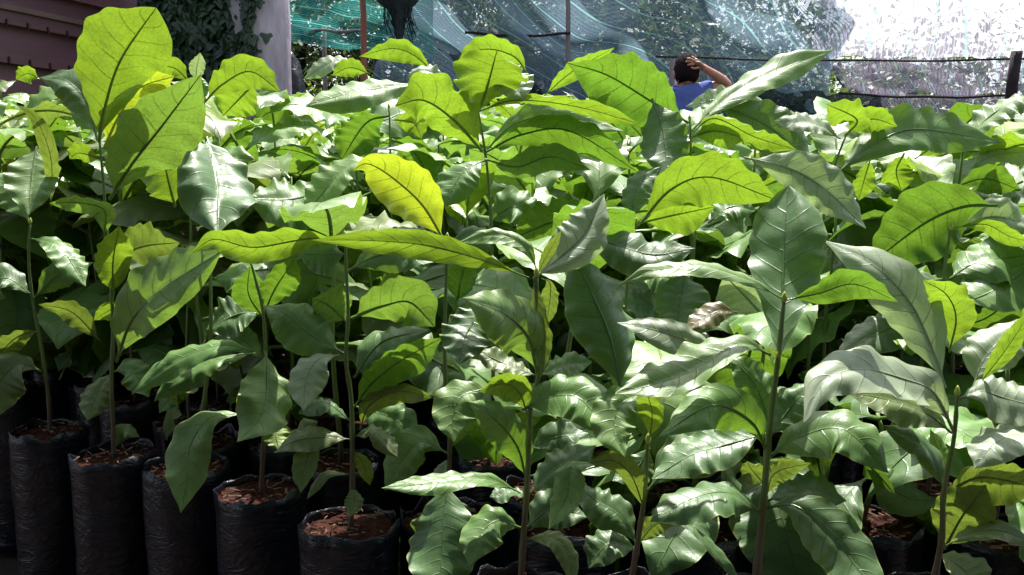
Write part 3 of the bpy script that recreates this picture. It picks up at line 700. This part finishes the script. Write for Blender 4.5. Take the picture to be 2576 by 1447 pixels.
# crown of this tree: above the picture, throws dappled shade
def leaf_cloud(rr, n, centre, rad, size, mat, name, parent, shell=.35, droop=.4, shape='oval'):
    V = []; F = []; U = []
    for i in range(n):
        d = Vector((rr.gauss(0, 1), rr.gauss(0, 1), rr.gauss(0, 1))).normalized() * (rr.random() ** shell)
        c = Vector(centre) + Vector((d.x * rad[0], d.y * rad[1], d.z * rad[2]))
        if noise.noise(c * 1.3) < -.18: continue
        a = rr.uniform(0, 6.28); e = rr.uniform(-1.3, .3) * droop * 2
        t = Vector((math.cos(a) * math.cos(e), math.sin(a) * math.cos(e), math.sin(e)))
        b = t.cross(Vector((rr.uniform(-.4, .4), rr.uniform(-.4, .4), 1))).normalized(); nn = b.cross(t)
        s = size * rr.uniform(.6, 1.3); k = len(V)
        V += [c, c + t * s * .45 + b * s * .26 + nn * s * .05, c + t * s, c + t * s * .45 - b * s * .26 + nn * s * .05, c + t * s * .5]
        F += [(k, k + 1, k + 4), (k + 1, k + 2, k + 4), (k + 2, k + 3, k + 4), (k + 3, k, k + 4)]; u_ = rr.random(); U += [(u_, u_ * .7)] * 5
    return add(name, mesh_from(name, V, F, [mat], U, False), parent)
rr = random.Random(11)
iv = empty('ivy', (tx - .3, ty - .1, 0), 'dark ivy with pointed leaves cloaking the left of the grey trunk', 'ivy')
V = []; F = []; U = []
def ivy_leaf(c, t, nn, s):
    b = nn.cross(t).normalized(); k = len(V)
    out = [(0, 0), (-.12, .38), (.12, .55), (.38, .30), (.62, .24), (1.0, 0), (.62, -.24), (.38, -.30), (.12, -.55), (-.12, -.38)]
    V.append(c + t * s * .3 + nn * s * .07); u_ = rr.random(); U.append((u_, .3))
    for (x, y) in out: V.append(c + t * s * x + b * s * y - nn * s * .1 * abs(y)); U.append((u_, .3))
    for i in range(10): F.append((k, k + 1 + i, k + 1 + (i + 1) % 10))
def ivy_at(x, z, dep, size):
    c = Vector((x, dep, z)); nn = Vector((rr.uniform(-.5, .5), -1, rr.uniform(-.1, .7))).normalized()
    t = Vector((rr.uniform(-.5, .5), -.15, -1)); t = (t - nn * t.dot(nn)).normalized(); ivy_leaf(c, t, nn, size)
for i in range(9000):
    z = rr.uniform(.2, 2.5)
    xx = rr.uniform(-.52, .20); edge = .13 - .10 * max(0, 1.75 - z) + .04 * noise.noise(Vector((0, 0, z * 4)))
    if xx > edge and rr.random() > .04: continue
    dep = -.14 + .5 * (xx + .08) ** 2 + rr.uniform(-.03, .12) + .04 * noise.noise(Vector((xx * 5, 1, z * 5)))
    if xx > .08: dep = -.19
    ivy_at(xx, z, dep, rr.uniform(.04, .075))
iv_loc = Vector((.30 - .09, .1, 0))
add('foliage', mesh_from('foliage', [v + iv_loc for v in V], F, [M_IVY], U, False), iv)
mb = MB()
for i in range(7):
    x = -.30 + i * .075; mb.tube([Vector((x + .02 * math.sin(z * 4 + i), .10 - .18 + .05 * abs(x), z)) + Vector((.2, .1, 0)) for z in [q_ * .25 for q_ in range(11)]], .012, 6)
mb.box(Vector((-.02, .16, 1.2)), (.27, .05, 1.25)) if False else None
mb.build('stem', simple('ivy_stem', (.06, .045, .035), .8), iv)
# dead hanging stems beside the ivy
# sack by the trunk
M_SACK = simple('black_sack', (.012, .013, .02), .35, 9., .3, .8, .03)
bm = bmesh.new(); bmesh.ops.create_icosphere(bm, subdivisions=4, radius=1)
for v in bm.verts:
    nz = noise.noise(v.co * 2.2) * .22 + noise.noise(v.co * 6) * .07
    v.co = Vector((v.co.x * (.085 + .05 * nz), v.co.y * .1 * (1 + nz), (v.co.z * .5 + .0) * (1 + .25 * nz)))
    if v.co.z > .3: v.co.x *= 1 - (v.co.z - .3) * 1.2
me = bpy.data.meshes.new('sack'); bm.to_mesh(me); bm.free(); me.materials.append(M_SACK)
me.polygons.foreach_set('use_smooth', [True] * len(me.polygons))
c = P(738, 190, 4.9); sk = add('black_sack', me); sk.location = (c.x, c.y, c.z - .38); sk.scale = (1, 1, 1)
tag(sk, 'black bundled sack slumped against the right side of the grey trunk', 'sack')

# ---------------------------------------------------------------- shade nets
def net_mat(name, fibre, band, cover, thread):
    N = NT(name); m = N.math
    sp = N.n('ShaderNodeSeparateXYZ', {0: N.n('ShaderNodeUVMap').outputs[0]}); u, v = sp.outputs[0], sp.outputs[1]
    tc = N.n('ShaderNodeTexCoord').outputs['Object']
    fu = m('ABSOLUTE', m('SUBTRACT', m('FRACT', u), .5))
    bandm = m('MULTIPLY', m('GREATER_THAN', fu, .467), .8)
    n1 = N.n('ShaderNodeTexNoise', {'Vector': N.n('ShaderNodeMapping', {0: N.n('ShaderNodeUVMap').outputs[0], 3: (14, 5, 1)}).outputs[0], 'Scale': 3.0, 'Detail': 4.})
    n2 = N.n('ShaderNodeTexNoise', {'Vector': tc, 'Scale': 2.2, 'Detail': 3.})
    th = m('ABSOLUTE', m('SUBTRACT', m('FRACT', m('MULTIPLY', u, 7.0)), .5))
    threads = m('GREATER_THAN', th, .5 - thread)
    tv = m('ABSOLUTE', m('SUBTRACT', m('FRACT', m('MULTIPLY', v, 40.0)), .5))
    threads2 = m('MULTIPLY', m('GREATER_THAN', tv, .34), .35)
    cv = m('ADD', m('MULTIPLY_ADD', n1.outputs[0], .55, cover - .28), m('MULTIPLY_ADD', n2.outputs[0], .5, -.25))
    cv = m('MAXIMUM', m('MULTIPLY', threads, .85), m('MAXIMUM', threads2, cv))
    cv = m('MAXIMUM', cv, bandm, clamp=True)
    col = N.mix(bandm, fibre, band)
    df = N.n('ShaderNodeBsdfDiffuse', {'Color': col}); tb = N.n('ShaderNodeBsdfTranslucent', {'Color': col})
    s1 = N.n('ShaderNodeMixShader', {0: .45, 1: df.outputs[0], 2: tb.outputs[0]})
    tp = N.n('ShaderNodeBsdfTransparent')
    return N.done(N.n('ShaderNodeMixShader', {0: cv, 1: tp.outputs[0], 2: s1.outputs[0]}).outputs[0])
M_NETG = net_mat('green_net', (.04, .22, .21), (.16, .50, .47), .40, .18)
M_NETD = net_mat('grey_green_net', (.14, .21, .27), (.27, .52, .54), .64, .16)
M_NETR = net_mat('pale_net', (.58, .54, .68), (.36, .62, .64), .44, .10)
M_NETS = net_mat('lilac_net', (.36, .31, .44), (.30, .50, .54), .46, .12)
M_NETK = net_mat('dark_net', (.02, .03, .032), (.05, .08, .08), .85, .2)
def net(name, mat, ulabel, quad, nx, ny, phase, bulge, mull=None):
    """quad: corners TL,TR,BR,BL as (px,py,depth)"""
    c = [P(*q) for q in quad]; org = Vector((sum(p.x for p in c) / 4, sum(p.y for p in c) / 4, 0))
    V = []; U = []; F = []
    for i in range(nx + 1):
        for j in range(ny + 1):
            s, t = i / nx, j / ny
            p = c[0] * (1 - s) * (1 - t) + c[1] * s * (1 - t) + c[2] * s * t + c[3] * (1 - s) * t
            dy, dz = bulge(s, t)
            V.append(p + Vector((0, dy, dz)) - org); U.append(phase(s, t))
    for i in range(nx):
        for j in range(ny): a = i * (ny + 1) + j; F.append((a, a + ny + 1, a + ny + 2, a + 1))
    o = add(name, mesh_from(name, V, F, [mat], U), None, org); tag(o, ulabel, 'net', 'shade nets'); return o
nz = lambda x, y, s=0: noise.noise(Vector((x, y, s)))
net('shade_net', M_NETG, 'deep green net with level bands hanging from the trunk to the dark bundle', [(690, -160, 6.4), (1090, -160, 6.4), (1090, 150, 6.4), (690, 100, 6.4)], 60, 40,
    lambda s, t: (t * 7.5 - 1.2 * s + .5 * math.sin(s * 3.5) + .25 * nz(s * 4, t * 4), s * 4), lambda s, t: (.12 * nz(s * 4, t * 5, 2), -.05 * math.sin(s * 3.14) * (1 - t) + .03 * nz(s * 6, 0, 1)))
net('shade_net', M_NETD, 'large grey-green net with slanting pale bands sagging across the middle behind the man', [(960, -260, 7.0), (2110, -260, 7.0), (2110, 300, 6.6), (960, 290, 6.6)], 140, 90,
    lambda s, t: (t * 10 - 15 * s + .5 * math.sin(s * 6.5 + t * 5) + .35 * nz(s * 3.5, t * 4, 5), s * 10 + t * 4), lambda s, t: (.38 * nz(s * 7, t * 4, 3) + .22 * math.sin(s * 16 - t * 9 + 2 * nz(s * 3, t * 3, 8)), .05 * nz(s * 6, t * 6, 7)))
net('shade_net', M_NETR, 'pale sunlit net with upright bands and white sky behind at the upper right', [(2030, -240, 6.9), (2750, -240, 6.5), (2750, 148, 6.5), (2040, 142, 6.9)], 90, 40,
    lambda s, t: (s * 9 + .35 * (1 - t) + .3 * nz(s * 5, t * 3, 5), t * 6), lambda s, t: (-.25 * math.sin(t * 3.14) + .12 * nz(s * 6, t * 3, 3), .03 * nz(s * 8, t, 7)))
net('shade_net', M_NETS, 'pale lower net strip with upright bands below the dark rail at the right', [(2060, 147, 6.6), (2700, 147, 6.3), (2700, 236, 6.3), (2140, 230, 6.6)], 80, 16,
    lambda s, t: (s * 10 + .2 * nz(s * 5, t * 3, 5), t * 2), lambda s, t: (.1 * nz(s * 6, t * 2, 3), -.03 * math.sin(s * 9.4) ** 2 * t))
net('shade_net', M_NETS, 'lowest pale net strip with leaning bands just above the right-hand seedlings', [(2100, 236, 6.5), (2700, 240, 6.2), (2700, 420, 6.1), (2180, 420, 6.5)], 80, 20,
    lambda s, t: (s * 10 - 1.4 * t + .2 * nz(s * 5, t * 3, 5), t * 3), lambda s, t: (.1 * nz(s * 6, t * 2, 3), -.03 * math.sin(s * 9.4) ** 2 * t))
net('shade_net', M_NETK, 'crumpled black net heaped low behind the man and the right-hand seedlings', [(1850, 222, 6.35), (2210, 240, 6.35), (2290, 420, 6.2), (1700, 420, 6.2)], 60, 30,
    lambda s, t: (s * 14 + 3 * t + .6 * nz(s * 5, t * 3, 5), t * 3), lambda s, t: (.2 * nz(s * 8, t * 5, 3), .05 * nz(s * 7, t * 3, 9)))
net('shade_net', M_NETK, 'black folded net edge low behind the central seedlings', [(1100, 120, 6.9), (1660, 205, 6.5), (1700, 420, 6.3), (1100, 420, 6.4)], 60, 30,
    lambda s, t: (s * 12 - 5 * t + .6 * nz(s * 5, t * 3, 5), t * 3), lambda s, t: (.2 * nz(s * 8, t * 5, 3), .04 * nz(s * 7, t * 3, 9)))
# hanging dark bundle
M_BUND = simple('dark_netting', (.015, .03, .032), .8, 30., .5, .8, .02)
c = P(1000, 0, 6.0); hb = empty('net_bundle', (c.x, c.y, 0), 'dark bundle of rolled netting hanging with loose strands from above', 'bundle')
V = []; F = []; K = 26
prof_ = [(-150, 56), (-60, 52), (0, 42), (14, 32), (28, 20), (60, 14), (84, 9), (116, 4)]
for (py, r_) in prof_:
    zc = P(1000, py, 6.0).z; r = r_ / FPX * 6
    for k_ in range(K):
        a = k_ * 6.2832 / K; q = r * (1 + .25 * math.sin(7 * a + py * .05) + .2 * noise.noise(Vector((math.cos(a) * 2, math.sin(a) * 2, py * .03))))
        V.append(Vector((q * math.cos(a) + (.01 if py > 20 else 0), q * math.sin(a) * .6, zc)))
for i in range(len(prof_) - 1):
    for k_ in range(K): F.append((i * K + k_, i * K + (k_ + 1) % K, (i + 1) * K + (k_ + 1) % K, (i + 1) * K + k_))
add('roll', mesh_from('roll', V, F, [M_BUND]), hb)
mb = MB(); rr = random.Random(4)
for i in range(34):
    a = rr.uniform(-1, 1); x = a * .10; zt_ = P(1000, 18, 6).z; zb_ = P(1000, rr.uniform(55, 108), 6).z
    mb.tube([Vector((x, rr.uniform(-.04, .04), zt_)), Vector((x + rr.uniform(-.02, .02), rr.uniform(-.04, .04), (zt_ + zb_) / 2)), Vector((x + .02 + rr.uniform(-.02, .03), 0, zb_))], .0035, 4)
mb.build('strand', M_BUND, hb)

# ---------------------------------------------------------------- posts and rails
M_POST = simple('weathered_post', (.24, .20, .20), .8, 14., .4, .5, .01, .2, stretch=(1, 1, .2))
M_RPOST = simple('red_brown_post', (.30, .13, .09), .7, 14., .35, .4, .01, .2, stretch=(1, 1, .2))
M_DARKW = simple('dark_wood', (.03, .022, .025), .8, 20., .4, .6, .01, .2)
def post(px, pyt, d, r, mat, label, name='post', lean=0, cat='post', ptop=None):
    zt_ = P(px, pyt, d).z; c = P(px, pyt, d); mb = MB(); n_ = 8
    mb.tube([Vector((lean * (1 - i / n_) + .006 * math.sin(i * 1.9 + px), 0, zt_ * i / n_)) for i in range(n_ + 1)], [r * (1.1 - .15 * i / n_) for i in range(n_ + 1)], 10)
    o = mb.build(name, mat); o.location = (c.x, c.y, 0); return tag(o, label, cat)
post(908, -200, 6.2, .022, M_RPOST, 'slim red-brown post in front of the green net')
post(815, 66, 6.6, .016, M_POST, 'short grey post beneath the green net beside the trunk')
post(1430, -200, 6.5, .018, M_POST, 'tall grey post in the middle of the slanting net')
post(1690, 150, 6.3, .022, M_POST, 'grey post just left of the man')
post(2556, 130, 5.6, .036, M_DARKW, 'dark leaning post at the right edge of the picture', lean=-.06)
post(948, 130, 6.9, .035, M_DARKW, 'dark stump-like post low between hedge and net')
def rail(a, b, r, mat, label, cat='rail', name='rail'):
    A, B = P(*a), P(*b); org = (A + B) / 2; mb = MB()
    mb.tube([A.lerp(B, t / 12) - org + Vector((0, 0, .004 * math.sin(t * 1.3) - .02 * math.sin(t / 12 * 3.14))) for t in range(13)], r, 8)
    o = mb.build(name, mat); o.location = org; return tag(o, label, cat)
rail((1650, 143, 6.25), (2640, 148, 6.05), .007, M_DARKW, 'long dark rail across the net at the height of the man\'s head')
rail((1170, 82, 6.6), (1435, 84, 6.45), .010, M_DARKW, 'short dark rail left of the tall grey post')
rail((2110, 235, 6.15), (2560, 240, 5.95), .008, M_DARKW, 'second dark rail below the long one at the right')
rail((2290, 300, 6.05), (2560, 310, 5.85), .006, M_DARKW, 'lowest thin rail at the right')
rail((2440, 345, 5.7), (2535, 268, 5.6), .007, M_DARKW, 'thin dark stick leaning against the right-hand post', 'stick', 'stick')
rail((715, 62, 6.5), (915, 78, 6.35), .010, M_POST, 'thin grey rail behind the green net')

# ---------------------------------------------------------------- trees beyond the nets
def tree(x, y, h, rx, rz, n, label, seed, mat=None, size=.10):
    rr = random.Random(seed); t = empty('tree', (x, y, 0), label, 'tree', 'trees beyond the nets'); mb = MB()
    p = [Vector((.15 * math.sin(i * .6 + seed), .1 * math.cos(i * .8), h * i / 8)) for i in range(9)]
    mb.tube(p, [.16 * (1.2 - .9 * i / 8) for i in range(9)], 10)
    for k_ in range(7):
        a = rr.uniform(0, 6.28); b = p[3 + k_ % 5]; e = b + Vector((math.cos(a) * rx * .7, math.sin(a) * rx * .7, rr.uniform(.1, .6) * rz))
        mb.tube([b, b.lerp(e, .5) + Vector((0, 0, .1)), e], [.06, .04, .015], 6)
    mb.build('trunk', M_DARKW, t)
    V = []; F = []; U = []
    cl = [Vector((rr.gauss(0, .5) * rx, rr.gauss(0, .5) * rx, h * .62 + rr.gauss(0, .45) * rz)) for _ in range(22)]
    for i in range(n):
        c = rr.choice(cl) + Vector((rr.gauss(0, 1), rr.gauss(0, 1), rr.gauss(0, 1))) * .32
        if c.z < .1: continue
        a = rr.uniform(0, 6.28); e = rr.uniform(-1.2, .4)
        tt = Vector((math.cos(a) * math.cos(e), math.sin(a) * math.cos(e), math.sin(e)))
        b = tt.cross(Vector((rr.uniform(-.6, .6), rr.uniform(-.6, .6), 1))).normalized(); s = size * rr.uniform(.6, 1.3); k_ = len(V)
        V += [c, c + tt * s * .5 + b * s * .25, c + tt * s, c + tt * s * .5 - b * s * .25]; F.append((k_, k_ + 1, k_ + 2, k_ + 3)); u_ = rr.random(); U += [(u_, .5)] * 4
    add('crown', mesh_from('crown', V, F, [mat or M_TREE], U, False), t)
TREES = [(a, b, c, d, e, int(f * 3.6)) for a, b, c, d, e, f in [(-2.2, 9.5, 3.6, 1.3, 1.3, 2600), (-.6, 10, 3.8, 1.3, 1.5, 2800), (.9, 9.2, 3.4, 1.2, 1.4, 2800), (2.2, 10.2, 3.6, 1.2, 1.5, 2800), (3.3, 11.5, 2.6, 1.2, .9, 1800), (4.9, 11.0, 2.3, 1.1, .7, 2400), (3.9, 9.4, 2.2, 1.3, .8, 2600), (6.0, 9.4, 2.3, 1.2, .8, 2600),
         (7.4, 10.2, 3.6, .9, 1.2, 2200), (0, 13, 4.6, 2.2, 1.6, 2200), (-4.2, 11, 4.5, 1.7, 1.7, 2000), (7.9, 9, 3.8, 1.2, 1.4, 2000)]]
LB = ['leafy tree beyond the green net, right of the ivy trunk', 'leafy tree beyond the dark hanging bundle', 'leafy tree beyond the tall grey post', 'leafy tree beyond the net left of the man', 'thin-crowned tree beyond the net right of the man',
      'low bushy tree under the white patch of sky', 'near low bushy tree below the left end of the white patch', 'near low bushy tree below the right end of the white patch', 'leafy tree beyond the right-hand edge of the pale net', 'tallest far tree behind the middle of the net', 'leafy tree behind the brown wall', 'outermost tree at the far right']
for i, a in enumerate(TREES): tree(*a, LB[i], 40 + i)
hd = empty('hedge', (-1.4, 8.2, 0), 'sunlit yellow-green hedge showing below the green net', 'hedge'); rr = random.Random(3)
leaf_cloud(rr, 4200, (0, 0, .95), (1.6, .5, 1.0), .09, M_HEDGE, 'foliage', hd, .5)
mb = MB()
for i in range(9): mb.tube([Vector((-1.3 + i * .33, 0, 0)), Vector((-1.3 + i * .33 + .08, .05, 1.2))], .015, 6)
mb.build('stem', M_DARKW, hd)
# ---------------------------------------------------------------- the man
M_SKIN = simple('skin', (.42, .20, .14), .5, 30., .15, .1, .002)
M_HAIR = simple('hair', (.018, .012, .014), .9, 60., .5, .8, .006, .08, stretch=(3, 3, .6))
M_SHIRT = simple('blue_shirt', (.10, .14, .42), .85, 16., .25, .6, .012, .2)
M_TROU = simple('dark_trousers', (.03, .03, .045), .85, 16.)
PD = 5.7
def pp(x, y, dd=0): return P(x, y, PD + dd)
root = P(1722, 260, PD); base = Vector((root.x, root.y, 0))
man = empty('person', base, 'man seen from behind in a blue T-shirt, right hand resting on his dark-haired head', 'person')
def skin_mesh(name, verts, edges, radii, mat, parent, rootv=0, sub=2):
    me = bpy.data.meshes.new(name); me.from_pydata([tuple(Vector(v) - base) for v in verts], edges, []); me.materials.append(mat)
    o = bpy.data.objects.new(name, me); COL.objects.link(o); o.parent = parent
    mo = o.modifiers.new('s', 'SKIN'); mo.use_smooth_shade = True
    for i, r in enumerate(radii):
        sv = me.skin_vertices[0].data[i]; sv.radius = r if isinstance(r, tuple) else (r, r); sv.use_root = (i == rootv)
    s2 = o.modifiers.new('d', 'SUBSURF'); s2.levels = sub; s2.render_levels = sub
    return o
hz = pp(1727, 180)
cx = base.x
neck = pp(1722, 214); shl = pp(1682, 246); shr = pp(1775, 226); chest = pp(1722, 262)
pelv = Vector((cx, PD + .02, .80)); waist = Vector((cx, PD, .98))
elb = pp(1838, 215, -.02); wri = pp(1772, 172, -.06); lel = Vector((shl.x - .05, PD - .02, .98)); lwr = Vector((shl.x - .02, PD - .1, .76))
vs = [pelv, waist, chest, neck, pp(1726, 200), shl, lel, lwr, shr, elb, wri,
      Vector((cx - .1, PD, .74)), Vector((cx - .11, PD + .02, .42)), Vector((cx - .11, PD, .06)), Vector((cx + .1, PD, .74)), Vector((cx + .12, PD - .02, .42)), Vector((cx + .12, PD, .06)),
      Vector((cx - .12, PD + .16, .03)), Vector((cx + .13, PD + .16, .03)), pp(1762, 164, -.07)]
es = [(0, 1), (1, 2), (2, 3), (3, 4), (2, 5), (5, 6), (6, 7), (2, 8), (8, 9), (9, 10), (0, 11), (11, 12), (12, 13), (0, 14), (14, 15), (15, 16), (13, 17), (16, 18), (10, 19)]
rd = [(.13, .10), (.13, .09), (.14, .09), .055, .052, .055, .04, .026, .055, .043, .025, .08, .055, .035, .08, .055, .035, .035, .035, (.03, .016)]
skin_mesh('body', vs, es, rd, M_SKIN, man)
# head with face (turned away), ears
def blob(name, c, sc, mat, fn=None, parent=man, sub=4, rot=None):
    bm = bmesh.new(); bmesh.ops.create_icosphere(bm, subdivisions=sub, radius=1)
    for v in bm.verts:
        q = v.co.copy()
        if fn: q = fn(q)
        q = Vector((q.x * sc[0], q.y * sc[1], q.z * sc[2]))
        if rot: q = rot @ q
        v.co = q + Vector(c) - base
    me = bpy.data.meshes.new(name); bm.to_mesh(me); bm.free(); me.materials.append(mat)
    me.polygons.foreach_set('use_smooth', [True] * len(me.polygons)); return add(name, me, parent)
def headf(q):
    q = q.copy()
    if q.z < 0: q.x *= 1 + .25 * q.z; q.y *= 1 + .12 * q.z
    if q.y > .7 and abs(q.x) < .25 and -.35 < q.z < .15: q.y += .16 * (1 - abs(q.x) / .25)     # nose
    if q.y > .7 and .05 < q.z < .25 and .25 < abs(q.x) < .55: q.y -= .05                          # eye sockets
    if q.y > .6 and -.62 < q.z < -.5 and abs(q.x) < .35: q.y -= .04                              # mouth
    return q
hrot = Matrix.Rotation(R(-14), 3, 'X')
head = blob('head', hz + Vector((0, .01, -.004)), (.074, .093, .112), M_SKIN, headf, rot=hrot)
for sx in (-1, 1): blob('ear', hz + Vector((sx * .078, .0, -.022)), (.010, .018, .03), M_SKIN, parent=head, sub=2)
for sx in (-1, 1): blob('eye', hz + Vector((sx * .03, .092, .022)), (.011, .008, .008), simple('eye%d' % sx, (.6, .6, .6), .3), parent=head, sub=2)
def hairf(q):
    q = q.copy(); n_ = noise.noise(q * 9) * .035 + noise.noise(q * 25) * .02
    q *= 1 + n_
    if q.y > .35: q.y = .35 + (q.y - .35) * .3
    if q.z < -.55 : q.z = -.55 + (q.z + .55) * .55; 
    return q
hair = blob('hair', hz + Vector((0, -.008, .006)), (.082, .098, .117), M_HAIR, hairf, sub=5, rot=hrot)
# hand on the head: palm and five separate curled fingers
hv = [wri, pp(1758, 160, -.085), pp(1752, 155, -.095)]
hand = skin_mesh('hand', [wri, pp(1762, 166, -.075), pp(1754, 160, -.09), pp(1748, 156, -.10)], [(0, 1), (1, 2), (2, 3)], [(.024, .02), (.034, .018), (.040, .016), (.036, .013)], M_SKIN, man, 0, 2)
fin = [[(1750, 150), (1742, 144), (1733, 142)], [(1746, 153), (1736, 148), (1727, 148)], [(1743, 157), (1733, 154), (1724, 156)], [(1744, 162), (1736, 162), (1729, 165)], [(1757, 170), (1746, 173), (1737, 169)]]
for i, f in enumerate(fin):
    d0 = (-.10, -.112, -.108) if i else (-.07, -.07, -.05)
    skin_mesh('finger', [pp(f[0][0] + 3, f[0][1] + 2, -.095)] + [pp(f[j][0], f[j][1], d0[j]) for j in range(3)], [(0, 1), (1, 2), (2, 3)], [.010, .0095, .0085, .007], M_SKIN, hand, 0, 1)
# T-shirt with sleeves, trousers
slv = shr.lerp(elb, .42); sll = shl.lerp(lel, .5)
sh = skin_mesh('shirt', [Vector((cx, PD + .02, .82)), waist, chest + Vector((0, 0, -.01)), pp(1722, 234), shl, sll, shr, slv], [(0, 1), (1, 2), (2, 3), (2, 4), (4, 5), (2, 6), (6, 7)],
          [(.155, .12), (.15, .11), (.165, .11), (.085, .07), .072, .062, .070, .062], M_SHIRT, man)
skin_mesh('trousers', [Vector((cx, PD + .02, .83)), Vector((cx, PD + .02, .78)), Vector((cx - .1, PD, .72)), Vector((cx - .11, PD + .02, .42)), Vector((cx - .11, PD, .1)), Vector((cx + .1, PD, .72)), Vector((cx + .12, PD - .02, .42)), Vector((cx + .12, PD, .1))],
          [(0, 1), (1, 2), (2, 3), (3, 4), (1, 5), (5, 6), (6, 7)], [(.15, .115), (.15, .12), .095, .07, .055, .095, .07, .055], M_TROU, man)

# ---------------------------------------------------------------- unseen net roof and wall, added to darken the foreground
M_ADDROOF = net_mat('added_roof_net', (.02, .05, .045), (.05, .12, .1), .92, .3)  # net out of view, added to cut sky light on bags and leaf fronts
mb = MB(); V = []; F = []; U = []
for i in range(41):
    for j in range(31):
        x = -5 + i * .25; y = -3.6 + j * .14; V.append(Vector((x, y, 2.55 - .06 * math.sin(i * .8) ** 2 + .02 * nz(i * .3, j * .3)))); U.append((i * .5, j * .3))
for i in range(40):
    for j in range(30): a = i * 31 + j; F.append((a, a + 31, a + 32, a + 1))
o = add('added_roof_net', mesh_from('added_roof_net', V, F, [M_ADDROOF], U)); tag(o, 'unseen dark net added overhead to cut sky light on the front seedlings', 'net')
for i, x in enumerate((-4.6, -1.6, 1.6, 4.6)):  # added supports for the unseen net
    mb = MB(); mb.tube([Vector((0, 0, z * .26)) for z in range(11)], .035, 10)
    o = mb.build('post', M_DARKW); o.location = (x, -3.5, 0); tag(o, 'unseen dark post added behind the viewer to hold the added overhead net', 'post', 'posts of the added overhead net')
w2 = empty('clad_wall', (0, -3.9, 0), 'unseen dark clad wall added behind the viewer to block sky light', 'wall')
V = []; F = []  # wall out of view, added to block sky light from behind the camera
for xx in (-6, 6):
    for z, o_ in pf: V.append(Vector((xx, o_, z)))
    V.append(Vector((xx, 0, 0)))
n = len(pf)
for i in range(n - 1): F.append((i, i + 1, n + 2 + i, n + 1 + i))
F.append((n, 0, n + 1, 2 * n + 1))
add('cladding', mesh_from('cladding', V, F, [simple('added_wall_cladding', (.03, .03, .04), .7, 5.)], smooth=False), w2)
